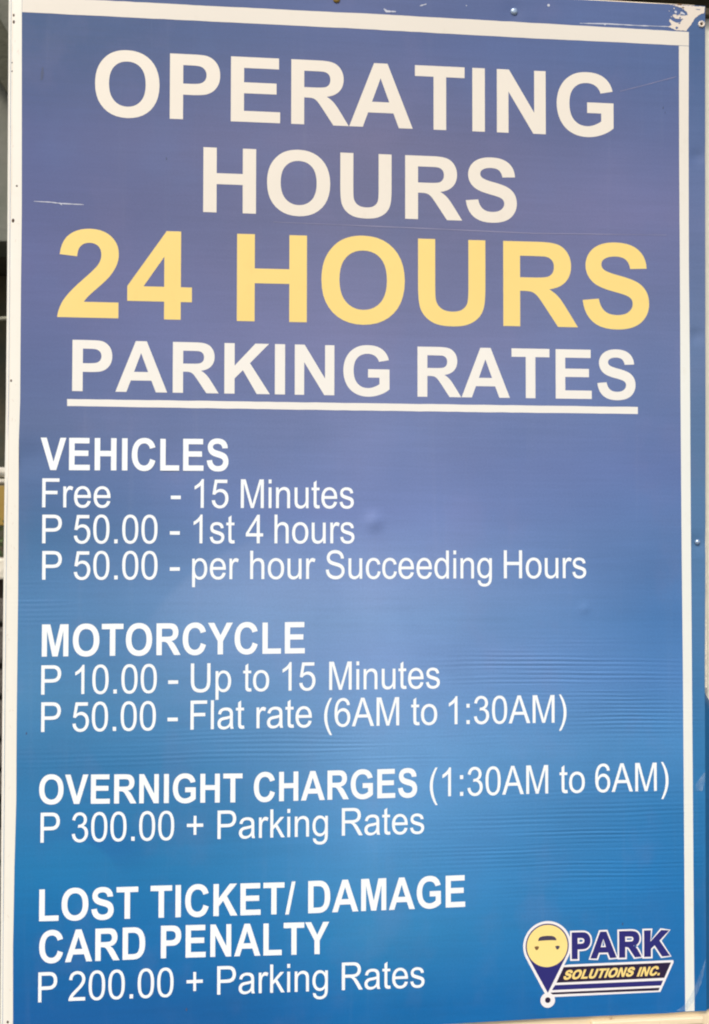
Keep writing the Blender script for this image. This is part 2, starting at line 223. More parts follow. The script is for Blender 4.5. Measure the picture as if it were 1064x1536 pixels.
def painted(name, c, c2, rust=.5, metal=0, rough=.5, scale=30):
    n = N(name)
    col = n.mix(n.noise(n.vec(6, 6, 6), 1.0, 4.0), s2l(c, .9), s2l(c2, .9))
    r = n.rng(n.noise(n.vec(scale, scale, scale*.7), 1.0, 6.0, .7), .78-rust*.3, .86-rust*.2)
    col = n.mix(r, col, n.mix(n.noise(n.vec(90, 90, 90), 1.0, 3.0), lin((150, 92, 48)), lin((206, 160, 110))))
    n.set(Base_Color=col, Roughness=rough, Metallic=metal)
    n.bump(n.noise(n.vec(120, 120, 120), 1.0, 4.0), .0006); return n.m
M['rail'] = painted('rusty_cream_paint', (252, 240, 212), (244, 218, 172), .62)
M['post'] = painted('pale_grey_paint', (240, 238, 222), (216, 212, 194), .25)
M['steel'] = painted('zinc_screw', (186, 204, 222), (150, 175, 205), .0, .4, .22)
M['flap'] = painted('teal_blue_sheet', (22, 98, 148), (14, 84, 132), .0)
def scuffm():
    n = N('scuffed_film'); tr = n.t.nodes.new('ShaderNodeBsdfTransparent'); mx = n.t.nodes.new('ShaderNodeMixShader')
    n.set(Base_Color=lin((190, 215, 235)), Roughness=.6)
    f = n.rng(n.noise(n.vec(60, 1, 30), 1.0, 4.0, .7), .3, .8, .05, .45)
    n.put(mx.inputs[0], f); n.t.links.new(tr.outputs[0], mx.inputs[1]); n.t.links.new(n.b.outputs[0], mx.inputs[2])
    n.t.links.new(mx.outputs[0], n.t.nodes['Material Output'].inputs['Surface']); return n.m
M['scuff'] = scuffm()
def rocky(name, a, b, sc=12, bd=.006, rough=.85):
    n = N(name); f = n.noise(n.vec(sc, sc, sc), 1.0, 6.0, .65)
    n.set(Base_Color=n.mix(n.rng(f, .3, .7), lin(a), lin(b)), Roughness=rough)
    n.bump(n.noise(n.vec(sc*4, sc*4, sc*4), 1.0, 5.0, .6), bd); return n.m
M['ground'] = rocky('worn_asphalt', (92, 90, 86), (124, 120, 112), 6, .004)
M['wallgrey'] = rocky('grey_green_render', (100, 104, 92), (114, 114, 104), 5)
M['dark_bar'] = rocky('dark_olive_bar', (58, 58, 42), (70, 70, 54), 14)
M['dark'] = rocky('dark_interior', (62, 64, 52), (84, 76, 56), 8)
M['fascia'] = rocky('brown_timber', (62, 54, 38), (84, 74, 54), 14)
M['stone'] = rocky('rubble_stone', (92, 82, 74), (150, 142, 132), 18, .012)
M['mortar'] = rocky('dark_mortar', (48, 38, 30), (66, 52, 42), 20)
M['kerb'] = rocky('pale_concrete', (214, 208, 190), (232, 226, 208), 12)
M['gold'] = painted('yellow_paint', (168, 138, 56), (140, 112, 44), .3)
M['railpale'] = painted('pale_pipe_paint', (160, 158, 138), (140, 136, 112), .2)
M['leaf'] = rocky('dark_green_leaf', (46, 70, 28), (82, 104, 44), 30, .001, .5)
M['stem'] = rocky('brown_stem', (70, 54, 36), (90, 70, 48), 30)

# ---------------------------------------------------------------- helpers
def link(name, verts, faces, mat, parent=None, smooth=False):
    me = bpy.data.meshes.new(name); me.from_pydata(verts, [], faces); me.update()
    if smooth: me.shade_smooth()
    me.materials.append(mat)
    o = bpy.data.objects.new(name, me); COL.objects.link(o); o.parent = parent; return o
def bmo(name, bm, mat, parent=None, smooth=False):
    me = bpy.data.meshes.new(name); bm.to_mesh(me); bm.free()
    if smooth: me.shade_smooth()
    me.materials.append(mat)
    o = bpy.data.objects.new(name, me); COL.objects.link(o); o.parent = parent; return o
def empty(name, loc, label, cat, group=None):
    o = bpy.data.objects.new(name, None); COL.objects.link(o); o.location = loc; o.empty_display_size = .1
    o['label'] = label; o['category'] = cat
    if group: o['group'] = group
    return o
def tag(o, label, cat, group=None):
    o['label'] = label; o['category'] = cat
    if group: o['group'] = group
    return o
def box(x0, x1, y0, y1, z0, z1, bev=.002, seg=2):
    bm = bmesh.new(); bmesh.ops.create_cube(bm, size=1)
    for v in bm.verts: v.co = Vector(((x0+x1)/2+v.co.x*(x1-x0), (y0+y1)/2+v.co.y*(y1-y0), (z0+z1)/2+v.co.z*(z1-z0)))
    if bev: bmesh.ops.bevel(bm, geom=bm.edges[:], offset=bev, segments=seg, profile=.5, affect='EDGES')
    return bm
def flat(loops, y):
    """fill loops of (x, z) points, holes allowed, facing -Y"""
    y *= .2
    vs = [[Vector((p[0], p[1], 0)) for p in l] for l in loops]
    tris = tessellate_polygon(vs); fl = [p for l in vs for p in l]
    V = [(p.x, y, p.y) for p in fl]; F = []
    for t in tris:
        a, b, c = (fl[i] for i in t)
        cr = (b.x-a.x)*(c.y-a.y)-(b.y-a.y)*(c.x-a.x)
        if abs(cr) < 1e-13: continue
        F.append(tuple(t) if cr > 0 else (t[0], t[2], t[1]))
    return V, F
def merge(parts):
    V, F = [], []
    for v, f in parts:
        k = len(V); V += v; F += [tuple(i+k for i in q) for q in f]
    return V, F
def circle(x, z, r, n=40, a0=0, a1=2*math.pi): return [(x+r*math.cos(a0+(a1-a0)*i/n), z+r*math.sin(a0+(a1-a0)*i/n)) for i in range(n)]
def stroke(pts, w, y, jit=0):
    V, F = [], []; n = len(pts); y *= .2
    dense = []
    for i in range(n-1):
        for k in range(6): t = k/6; dense.append((pts[i][0]+(pts[i+1][0]-pts[i][0])*t, pts[i][1]+(pts[i+1][1]-pts[i][1])*t))
    dense.append(pts[-1]); n = len(dense)
    for i, p in enumerate(dense):
        q = dense[min(i+1, n-1)]; r = dense[max(i-1, 0)]; d = Vector((q[0]-r[0], q[1]-r[1])).normalized(); nn = Vector((-d.y, d.x))
        ww = w*(.45+.55*math.sin(math.pi*(i+.5)/n))*(1+random.uniform(-jit, jit))/2
        V += [(p[0]+nn.x*ww, y, p[1]+nn.y*ww), (p[0]-nn.x*ww, y, p[1]-nn.y*ww)]
    for i in range(n-1): F.append((2*i+1, 2*i+3, 2*i+2, 2*i))
    return V, F

# ---------------------------------------------------------------- lettering: outline glyphs, 2048 units to the em
G = {'B': {
' ': (569, ''),
'O': (1593, 'M89 724 Q89 948 156 1100 Q206 1212 292.5 1301 Q379 1390 482 1433 Q619 1491 798 1491 Q1122 1491 1316.5 1290 Q1511 1089 1511 731 Q1511 376 1318 175.5 Q1125 -25 802 -25 Q475 -25 282 174.5 Q89 374 89 724 Z M394 734 Q394 485 509 356.5 Q624 228 801 228 Q978 228 1091.5 355.5 Q1205 483 1205 738 Q1205 990 1094.5 1114 Q984 1238 801 1238 Q618 1238 506 1112.5 Q394 987 394 734 Z'),
'S': (1366, 'M74 477 L362 505 Q388 360 467.5 292 Q547 224 682 224 Q825 224 897.5 284.5 Q970 345 970 426 Q970 478 939.5 514.5 Q909 551 833 578 Q781 596 596 642 Q358 701 262 787 Q127 908 127 1082 Q127 1194 190.5 1291.5 Q254 1389 373.5 1440 Q493 1491 662 1491 Q938 1491 1077.5 1370 Q1217 1249 1224 1047 L928 1034 Q909 1147 846.5 1196.5 Q784 1246 659 1246 Q530 1246 457 1193 Q410 1159 410 1102 Q410 1050 454 1013 Q510 966 726 915 Q942 864 1045.5 809.5 Q1149 755 1207.5 660.5 Q1266 566 1266 427 Q1266 301 1196 191 Q1126 81 998 27.5 Q870 -26 679 -26 Q401 -26 252 102.5 Q103 231 74 477 Z'),
'G': (1593, 'M833 539 L833 786 L1471 786 L1471 202 Q1378 112 1201.5 43.5 Q1025 -25 844 -25 Q614 -25 443 71.5 Q272 168 186 347.5 Q100 527 100 738 Q100 967 196 1145 Q292 1323 477 1418 Q618 1491 828 1491 Q1101 1491 1254.5 1376.5 Q1408 1262 1452 1060 L1158 1005 Q1127 1113 1041.5 1175.5 Q956 1238 828 1238 Q634 1238 519.5 1115 Q405 992 405 750 Q405 489 521 358.5 Q637 228 825 228 Q918 228 1011.5 264.5 Q1105 301 1172 353 L1172 539 Z'),
'R': (1479, 'M150 0 L150 1466 L773 1466 Q1008 1466 1114.5 1426.5 Q1221 1387 1285 1286 Q1349 1185 1349 1055 Q1349 890 1252 782.5 Q1155 675 962 647 Q1058 591 1120.5 524 Q1183 457 1289 286 L1468 0 L1114 0 L900 319 Q786 490 744 534.5 Q702 579 655 595.5 Q608 612 506 612 L446 612 L446 0 Z M446 846 L665 846 Q878 846 931 864 Q984 882 1014 926 Q1044 970 1044 1036 Q1044 1110 1004.5 1155.5 Q965 1201 893 1213 Q857 1218 677 1218 L446 1218 Z'),
'P': (1366, 'M149 0 L149 1466 L624 1466 Q894 1466 976 1444 Q1102 1411 1187 1300.5 Q1272 1190 1272 1015 Q1272 880 1223 788 Q1174 696 1098.5 643.5 Q1023 591 945 574 Q839 553 638 553 L445 553 L445 0 Z M445 1218 L445 802 L607 802 Q782 802 841 825 Q900 848 933.5 897 Q967 946 967 1011 Q967 1091 920 1143 Q873 1195 801 1208 Q748 1218 588 1218 Z'),
'E': (1366, 'M149 0 L149 1466 L1236 1466 L1236 1218 L445 1218 L445 893 L1181 893 L1181 646 L445 646 L445 247 L1264 247 L1264 0 Z'),
'A': (1479, 'M1471 0 L1149 0 L1021 333 L435 333 L314 0 L0 0 L571 1466 L884 1466 Z M926 580 L724 1124 L526 580 Z'),
'T': (1251, 'M479 0 L479 1218 L44 1218 L44 1466 L1209 1466 L1209 1218 L775 1218 L775 0 Z'),
'I': (569, 'M140 0 V1466 H436 V0 Z'),
'N': (1479, 'M152 0 V1466 H440 L1040 487 V1466 H1315 V0 H1018 L427 956 V0 Z'),
'H': (1479, 'M150 0 V1466 H446 V889 H1026 V1466 H1322 V0 H1026 V641 H446 V0 Z'),
'U': (1479, 'M147 1466 H443 V672 Q443 483 454 427 Q473 337 544.5 282.5 Q616 228 740 228 Q866 228 930 279.5 Q994 331 1007 406 Q1020 481 1020 655 V1466 H1316 V696 Q1316 432 1292 323 Q1268 214 1203.5 139 Q1139 64 1031 19.5 Q923 -25 749 -25 Q539 -25 430.5 23.5 Q322 72 259 149.5 Q196 227 176 311 Q147 437 147 683 Z'),
'2': (1139, 'M1036 261 V0 H51 Q67 148 147 280.5 Q227 413 463 632 Q653 809 696 872 Q754 959 754 1044 Q754 1138 703.5 1188.5 Q653 1239 564 1239 Q476 1239 424 1186 Q372 1133 364 1010 L84 1038 Q109 1270 241 1371 Q373 1472 571 1472 Q788 1472 912 1355 Q1036 1238 1036 1064 Q1036 965 1000.5 875.5 Q965 786 888 688 Q837 623 704 501 Q571 379 535.5 339 Q500 299 478 261 Z'),
'4': (1139, 'M638 0 V295 H38 V541 L674 1472 H910 V542 H1092 V295 H910 V0 Z M638 542 V1043 L301 542 Z'),
'K': (1479, 'M153 0 V1466 H449 V815 L1047 1466 H1445 L893 895 L1475 0 H1092 L689 688 L449 443 V0 Z'),
'V': (1366, 'M523 0 L-1 1466 H320 L691 381 L1050 1466 H1364 L839 0 Z'),
'C': (1479, 'M1087 539 L1374 448 Q1308 208 1154.5 91.5 Q1001 -25 765 -25 Q473 -25 285 174.5 Q97 374 97 720 Q97 1086 286 1288.5 Q475 1491 783 1491 Q1052 1491 1220 1332 Q1320 1238 1370 1062 L1077 992 Q1051 1106 968.5 1172 Q886 1238 768 1238 Q605 1238 503.5 1121 Q402 1004 402 742 Q402 464 502 346 Q602 228 762 228 Q880 228 965 303 Q1050 378 1087 539 Z'),
'L': (1251, 'M157 0 V1454 H453 V247 H1189 V0 Z'),
'M': (1706, 'M145 0 V1466 H588 L854 466 L1117 1466 H1561 V0 H1286 V1154 L995 0 H710 L420 1154 V0 Z'),
'Y': (1366, 'M535 0 V617 L-2 1466 H345 L690 886 L1028 1466 H1369 L830 615 V0 Z'),
'D': (1479, 'M148 1466 H689 Q872 1466 968 1438 Q1097 1400 1189 1303 Q1281 1206 1329 1065.5 Q1377 925 1377 719 Q1377 538 1332 407 Q1277 247 1175 148 Q1098 73 967 31 Q869 0 705 0 H148 Z M444 1218 V247 H665 Q789 247 844 261 Q916 279 963.5 322 Q1011 365 1041 463.5 Q1071 562 1071 732 Q1071 902 1041 993 Q1011 1084 957 1135 Q903 1186 820 1204 Q758 1218 577 1218 Z'),
'/': (569, 'M-1 -25 L361 1491 H569 L203 -25 Z'),
'.': (569, 'M147 0 V281 H428 V0 Z'),
}, 'R': {
' ': (569, ''),
'F': (1251, 'M168 0 V1466 H1157 V1293 H362 V839 H1050 V666 H362 V0 Z'),
'r': (682, 'M133 0 V1062 H295 V901 Q357 1014 409.5 1050 Q462 1086 525 1086 Q616 1086 710 1028 L648 861 Q582 900 516 900 Q457 900 410 864.5 Q363 829 343 766 Q313 670 313 556 V0 Z'),
'e': (1139, 'M862 342 L1048 319 Q1004 156 885 66 Q766 -24 581 -24 Q348 -24 211.5 119.5 Q75 263 75 522 Q75 790 213 938 Q351 1086 571 1086 Q784 1086 919 941 Q1054 796 1054 533 Q1054 517 1053 485 H261 Q271 310 360 217 Q449 124 582 124 Q681 124 751 176 Q821 228 862 342 Z M271 633 H864 Q852 767 796 834 Q710 938 573 938 Q449 938 364.5 855 Q280 772 271 633 Z'),
'-': (682, 'M65 440 V621 H618 V440 Z'),
'1': (1139, 'M763 0 H583 V1147 Q518 1085 412.5 1023 Q307 961 223 930 V1104 Q374 1175 487 1276 Q600 1377 647 1472 H763 Z'),
'5': (1139, 'M85 384 L274 400 Q295 262 371.5 192.5 Q448 123 556 123 Q686 123 776 221 Q866 319 866 481 Q866 635 779.5 724 Q693 813 553 813 Q466 813 396 773.5 Q326 734 286 671 L117 693 L259 1446 H988 V1274 H403 L324 880 Q456 972 601 972 Q793 972 925 839 Q1057 706 1057 497 Q1057 298 941 153 Q800 -25 556 -25 Q356 -25 229.5 87 Q103 199 85 384 Z'),
'M': (1706, 'M152 0 V1466 H444 L791 428 Q839 283 861 211 Q886 291 936 446 L1290 1466 H1551 V0 H1364 V1227 L938 0 H763 L339 1248 V0 Z'),
'i': (455, 'M136 1259 V1466 H316 V1259 Z M136 0 V1062 H316 V0 Z'),
'n': (1139, 'M135 0 V1062 H297 V911 Q414 1086 635 1086 Q731 1086 811.5 1051.5 Q892 1017 932 961 Q972 905 988 828 Q998 778 998 653 V0 H818 V646 Q818 756 797 810.5 Q776 865 722.5 897.5 Q669 930 597 930 Q482 930 398.5 857 Q315 784 315 580 V0 Z'),
'u': (1139, 'M831 0 V156 Q707 -24 494 -24 Q400 -24 318.5 12 Q237 48 197.5 102.5 Q158 157 142 236 Q131 289 131 404 V1062 H311 V473 Q311 332 322 283 Q339 212 394 171.5 Q449 131 530 131 Q611 131 682 172.5 Q753 214 782.5 285.5 Q812 357 812 493 V1062 H992 V0 Z'),
't': (569, 'M528 161 L554 2 Q478 -14 418 -14 Q320 -14 266 17 Q212 48 190 98.5 Q168 149 168 311 V922 H36 V1062 H168 V1325 L347 1433 V1062 H528 V922 H347 V301 Q347 224 356.5 202 Q366 180 387.5 167 Q409 154 449 154 Q479 154 528 161 Z'),
's': (1024, 'M63 317 L241 345 Q256 238 324.5 181 Q393 124 516 124 Q640 124 700 174.5 Q760 225 760 293 Q760 354 707 389 Q670 413 523 450 Q325 500 248.5 536.5 Q172 573 132.5 637.5 Q93 702 93 780 Q93 851 125.5 911.5 Q158 972 214 1012 Q256 1043 328.5 1064.5 Q401 1086 484 1086 Q609 1086 703.5 1050 Q798 1014 843 952.5 Q888 891 905 788 L729 764 Q717 846 659.5 892 Q602 938 497 938 Q373 938 320 897 Q267 856 267 801 Q267 766 289 738 Q311 709 358 690 Q385 680 517 644 Q708 593 783.5 560.5 Q859 528 902 466 Q945 404 945 312 Q945 222 892.5 142.5 Q840 63 741 19.5 Q642 -24 517 -24 Q310 -24 201.5 62 Q93 148 63 317 Z'),
'P': (1366, 'M158 0 V1466 H711 Q857 1466 934 1452 Q1042 1434 1115 1383.5 Q1188 1333 1232.5 1242 Q1277 1151 1277 1042 Q1277 855 1158 725.5 Q1039 596 728 596 H352 V0 Z M352 769 H731 Q919 769 998 839 Q1077 909 1077 1036 Q1077 1128 1030.5 1193.5 Q984 1259 908 1280 Q859 1293 727 1293 H352 Z'),
'0': (1139, 'M85 723 Q85 983 138.5 1141.5 Q192 1300 297.5 1386 Q403 1472 563 1472 Q681 1472 770 1424.5 Q859 1377 917 1287.5 Q975 1198 1008 1069.5 Q1041 941 1041 723 Q1041 465 988 306.5 Q935 148 829.5 61.5 Q724 -25 563 -25 Q351 -25 230 127 Q85 310 85 723 Z M270 723 Q270 362 354.5 242.5 Q439 123 563 123 Q687 123 771.5 243 Q856 363 856 723 Q856 1085 771.5 1204 Q687 1323 561 1323 Q437 1323 363 1218 Q270 1084 270 723 Z'),
'.': (569, 'M186 0 V205 H391 V0 Z'),
'4': (1139, 'M662 0 V351 H26 V516 L695 1466 H842 V516 H1040 V351 H842 V0 Z M662 516 V1177 L203 516 Z'),
'h': (1139, 'M135 0 V1466 H315 V940 Q441 1086 633 1086 Q751 1086 838 1039.5 Q925 993 962.5 911 Q1000 829 1000 673 V0 H820 V673 Q820 808 761.5 869.5 Q703 931 596 931 Q516 931 445.5 889.5 Q375 848 345 777 Q315 706 315 581 V0 Z'),
'o': (1139, 'M68 531 Q68 826 232 968 Q369 1086 566 1086 Q785 1086 924 942.5 Q1063 799 1063 546 Q1063 341 1001.5 223.5 Q940 106 822.5 41 Q705 -24 566 -24 Q343 -24 205.5 119 Q68 262 68 531 Z M253 531 Q253 327 342 225.5 Q431 124 566 124 Q700 124 789 226 Q878 328 878 537 Q878 734 788.5 835.5 Q699 937 566 937 Q431 937 342 836 Q253 735 253 531 Z'),
'p': (1139, 'M135 -407 V1062 H299 V924 Q357 1005 430 1045.5 Q503 1086 607 1086 Q743 1086 847 1016 Q951 946 1004 818.5 Q1057 691 1057 539 Q1057 376 998.5 245.5 Q940 115 828.5 45.5 Q717 -24 594 -24 Q504 -24 432.5 14 Q361 52 315 110 V-407 Z M298 525 Q298 320 381 222 Q464 124 582 124 Q702 124 787.5 225.5 Q873 327 873 540 Q873 743 789.5 844 Q706 945 590 945 Q475 945 386.5 837.5 Q298 730 298 525 Z'),
'c': (1024, 'M828 389 L1005 366 Q976 183 856.5 79.5 Q737 -24 563 -24 Q345 -24 212.5 118.5 Q80 261 80 527 Q80 699 137 828 Q194 957 310.5 1021.5 Q427 1086 564 1086 Q737 1086 847 998.5 Q957 911 988 750 L813 723 Q788 830 724.5 884 Q661 938 571 938 Q435 938 350 840.5 Q265 743 265 532 Q265 318 347 221 Q429 124 561 124 Q667 124 738 189 Q809 254 828 389 Z'),
'd': (1139, 'M824 0 V134 Q723 -24 527 -24 Q400 -24 293.5 46 Q187 116 128.5 241.5 Q70 367 70 530 Q70 689 123 818.5 Q176 948 282 1017 Q388 1086 519 1086 Q615 1086 690 1045.5 Q765 1005 812 940 V1466 H991 V0 Z M255 530 Q255 326 341 225 Q427 124 544 124 Q662 124 744.5 220.5 Q827 317 827 515 Q827 733 743 835 Q659 937 536 937 Q416 937 335.5 839 Q255 741 255 530 Z'),
'g': (1139, 'M102 -88 L277 -114 Q288 -195 338 -232 Q405 -282 521 -282 Q646 -282 714 -232 Q782 -182 806 -92 Q820 -37 819 139 Q701 0 525 0 Q306 0 186 158 Q66 316 66 537 Q66 689 121 817.5 Q176 946 280.5 1016 Q385 1086 526 1086 Q714 1086 836 934 V1062 H1002 V144 Q1002 -104 951.5 -207.5 Q901 -311 791.5 -371 Q682 -431 522 -431 Q332 -431 215 -345.5 Q98 -260 102 -88 Z M251 550 Q251 341 334 245 Q417 149 542 149 Q666 149 750 244.5 Q834 340 834 544 Q834 739 747.5 838 Q661 937 539 937 Q419 937 335 839.5 Q251 742 251 550 Z'),
'H': (1479, 'M164 0 V1466 H358 V864 H1120 V1466 H1314 V0 H1120 V691 H358 V0 Z'),
'U': (1479, 'M1120 1466 H1314 V619 Q1314 398 1264 268 Q1214 138 1083.5 56.5 Q953 -25 741 -25 Q535 -25 404 46 Q273 117 217 251.5 Q161 386 161 619 V1466 H355 V620 Q355 429 390.5 338.5 Q426 248 512.5 199 Q599 150 724 150 Q938 150 1029 247 Q1120 344 1120 620 Z'),
'S': (1366, 'M92 471 L275 487 Q288 377 335.5 306.5 Q383 236 483 192.5 Q583 149 708 149 Q819 149 904 182 Q989 215 1030.5 272.5 Q1072 330 1072 398 Q1072 467 1032 518.5 Q992 570 900 605 Q841 628 639 676.5 Q437 725 356 768 Q251 823 199.5 904.5 Q148 986 148 1087 Q148 1198 211 1294.5 Q274 1391 395 1441 Q516 1491 664 1491 Q827 1491 951.5 1438.5 Q1076 1386 1143 1284 Q1210 1182 1215 1053 L1029 1039 Q1014 1178 927.5 1249 Q841 1320 672 1320 Q496 1320 415.5 1255.5 Q335 1191 335 1100 Q335 1021 392 970 Q448 919 684.5 865.5 Q921 812 1009 772 Q1137 713 1198 622.5 Q1259 532 1259 414 Q1259 297 1192 193.5 Q1125 90 999.5 32.5 Q874 -25 717 -25 Q518 -25 383.5 33 Q249 91 172.5 207.5 Q96 324 92 471 Z'),
'a': (1139, 'M828 131 Q728 46 635.5 11 Q543 -24 437 -24 Q262 -24 168 61.5 Q74 147 74 280 Q74 358 109.5 422.5 Q145 487 202.5 526 Q260 565 332 585 Q385 599 492 612 Q710 638 813 674 Q814 711 814 721 Q814 831 763 876 Q694 937 558 937 Q431 937 370.5 892.5 Q310 848 281 735 L105 759 Q129 872 184 941.5 Q239 1011 343 1048.5 Q447 1086 584 1086 Q720 1086 805 1054 Q890 1022 930 973.5 Q970 925 986 851 Q995 805 995 685 V445 Q995 194 1006.5 127.5 Q1018 61 1052 0 H864 Q836 56 828 131 Z M813 533 Q715 493 519 465 Q408 449 362 429 Q316 409 291 370.5 Q266 332 266 285 Q266 213 320.5 165 Q375 117 480 117 Q584 117 665 162.5 Q746 208 784 287 Q813 348 813 467 Z'),
'l': (455, 'M131 0 V1466 H311 V0 Z'),
'(': (682, 'M479 -431 Q330 -243 227 9 Q124 261 124 531 Q124 769 201 987 Q291 1240 479 1491 H608 Q487 1283 448 1194 Q387 1056 352 906 Q309 719 309 530 Q309 49 608 -431 Z'),
')': (682, 'M253 -431 H124 Q423 49 423 530 Q423 718 380 903 Q346 1053 285 1191 Q246 1281 124 1491 H253 Q441 1240 531 987 Q608 769 608 531 Q608 261 504.5 9 Q401 -243 253 -431 Z'),
'6': (1139, 'M1019 1107 L840 1093 Q816 1199 772 1247 Q699 1324 592 1324 Q506 1324 441 1276 Q356 1214 307 1095 Q258 976 256 756 Q321 855 415 903 Q509 951 612 951 Q792 951 918.5 818.5 Q1045 686 1045 476 Q1045 338 985.5 219.5 Q926 101 822 38 Q718 -25 586 -25 Q361 -25 219 140.5 Q77 306 77 686 Q77 1111 234 1304 Q371 1472 603 1472 Q776 1472 886.5 1375 Q997 1278 1019 1107 Z M284 475 Q284 382 323.5 297 Q363 212 434 167.5 Q505 123 583 123 Q697 123 779 215 Q861 307 861 465 Q861 617 780 704.5 Q699 792 576 792 Q454 792 369 704.5 Q284 617 284 475 Z'),
'A': (1366, 'M-3 0 L560 1466 H769 L1369 0 H1148 L977 444 H364 L203 0 Z M420 602 H917 L764 1008 Q694 1193 660 1312 Q632 1171 581 1032 Z'),
':': (569, 'M185 857 V1062 H390 V857 Z M185 0 V205 H390 V0 Z'),
'3': (1139, 'M86 387 L266 411 Q297 258 371.5 190.5 Q446 123 553 123 Q680 123 767.5 211 Q855 299 855 429 Q855 553 774 633.5 Q693 714 568 714 Q517 714 441 694 L461 852 Q479 850 490 850 Q605 850 697 910 Q789 970 789 1095 Q789 1194 722 1259 Q655 1324 549 1324 Q444 1324 374 1258 Q304 1192 284 1060 L104 1092 Q137 1273 254 1372.5 Q371 1472 545 1472 Q665 1472 766 1420.5 Q867 1369 920.5 1280 Q974 1191 974 1091 Q974 996 923 918 Q872 840 772 794 Q902 764 974 669.5 Q1046 575 1046 433 Q1046 241 906 107.5 Q766 -26 552 -26 Q359 -26 231.5 89 Q104 204 86 387 Z'),
'+': (1196, 'M513 237 V639 H114 V807 H513 V1206 H683 V807 H1082 V639 H683 V237 Z'),
'R': (1479, 'M161 0 V1466 H811 Q1007 1466 1109 1426.5 Q1211 1387 1272 1287 Q1333 1187 1333 1066 Q1333 910 1232 803 Q1131 696 920 667 Q997 630 1037 594 Q1122 516 1198 399 L1453 0 H1209 L1015 305 Q930 437 875 507 Q820 577 776.5 605 Q733 633 688 644 Q655 651 580 651 H355 V0 Z M355 819 H772 Q905 819 980 846.5 Q1055 874 1094 934.5 Q1133 995 1133 1066 Q1133 1170 1057.5 1237 Q982 1304 819 1304 H355 Z'),
'k': (1024, 'M136 0 V1466 H316 V630 L742 1062 H975 L569 668 L1016 0 H794 L443 543 L316 421 V0 Z'),
'2': (1139, 'M1031 173 V0 H62 Q60 65 83 125 Q120 224 201.5 320 Q283 416 437 542 Q676 738 760 852.5 Q844 967 844 1069 Q844 1176 767.5 1249.5 Q691 1323 568 1323 Q438 1323 360 1245 Q282 1167 281 1029 L96 1048 Q115 1255 239 1363.5 Q363 1472 572 1472 Q783 1472 906 1355 Q1029 1238 1029 1065 Q1029 977 993 892 Q957 807 873.5 713 Q790 619 596 455 Q434 319 388 270.5 Q342 222 312 173 Z'),
}}
KERN = {('A', 'V'): -152, ('A', 'T'): -152, ('T', 'A'): -152, ('L', 'T'): -152, ('L', 'Y'): -152, ('P', 'A'): -152, ('A', 'Y'): -188, ('Y', 'A'): -188, ('A', 'R'): 0, ('L', 'V'): -152, ('R', 'T'): -37, ('R', 'Y'): -76}
def loops_of(path):
    tk = path.replace('M', ' M ').replace('L', ' L ').replace('H', ' H ').replace('V', ' V ').replace('Q', ' Q ').replace('Z', ' Z ').split()
    out, cur, i, p, cmd = [], [], 0, (0, 0), None
    while i < len(tk):
        if tk[i].isalpha(): cmd = tk[i]; i += 1
        if cmd == 'Z':
            if cur[0] == cur[-1]: cur.pop()
            out.append(cur); cur = []; continue
        if cmd in 'ML': p = (float(tk[i]), float(tk[i+1])); i += 2; cur.append(p)
        elif cmd == 'H': p = (float(tk[i]), p[1]); i += 1; cur.append(p)
        elif cmd == 'V': p = (p[0], float(tk[i])); i += 1; cur.append(p)
        elif cmd == 'Q':
            a = (float(tk[i]), float(tk[i+1])); b = (float(tk[i+2]), float(tk[i+3])); i += 4
            for k in range(1, 6):
                t = k/5; cur.append(((1-t)**2*p[0]+2*t*(1-t)*a[0]+t*t*b[0], (1-t)**2*p[1]+2*t*(1-t)*a[1]+t*t*b[1]))
            p = b
    return out
def glyph_run(w, s, kern=True):
    x, res = 0, []
    for i, ch in enumerate(s):
        if i and kern and w == 'B': x += KERN.get((s[i-1], ch), 0)*KERN_ON
        adv, path = G[w][ch]
        res.append([[(px+x, pz) for px, pz in l] for l in loops_of(path)]); x += adv
    return res
KERN_ON = 0
def fitted(w, s, x0, x1, zl, zr, cap, shear=0.0, grow=0.0, kx=1.0):
    run = glyph_run(w, s); xs = [p[0] for g in run for l in g for p in l]; a, b = min(xs), max(xs)
    def f(p):
        t = (p[0]-a)/(b-a); h = p[1]/1466*cap
        return (x0+(x1-x0)*t+shear*h, zl+(zr-zl)*t+h)
    return [[[f(p) for p in l] for l in g] for g in run]
def area(l): return sum(l[i-1][0]*l[i][1]-l[i][0]*l[i-1][1] for i in range(len(l)))/2
def inset(l, d, sgn):
    """move a closed outline outwards by d"""
    n, out = len(l), []
    for i in range(n):
        p, c, q = Vector(l[i-1]), Vector(l[i]), Vector(l[(i+1) % n])
        e1, e2 = (c-p), (q-c)
        if e1.length < 1e-7 or e2.length < 1e-7: continue
        e1.normalize(); e2.normalize(); n1 = Vector((e1.y, -e1.x)); n2 = Vector((e2.y, -e2.x)); nn = n1+n2
        k = 1.0/max(.45, (nn.length/2)**2) if nn.length > .1 else 1.0
        nn = nn*.5*k; out.append((c.x+nn.x*d*sgn, c.y+nn.y*d*sgn))
    return out
def grown(g, d):
    res = []
    outer = max(g, key=lambda l: abs(area(l)))
    for l in g:
        sg = 1 if area(l) > 0 else -1
        if l is outer: res.append(inset(l, d, sg))
        else:
            q = inset(l, -d, sg)
            if area(q)*area(l) > 0 and abs(area(q)) < abs(area(l)) and abs(area(q)) > .05*abs(area(l)): res.append(q)
    return res

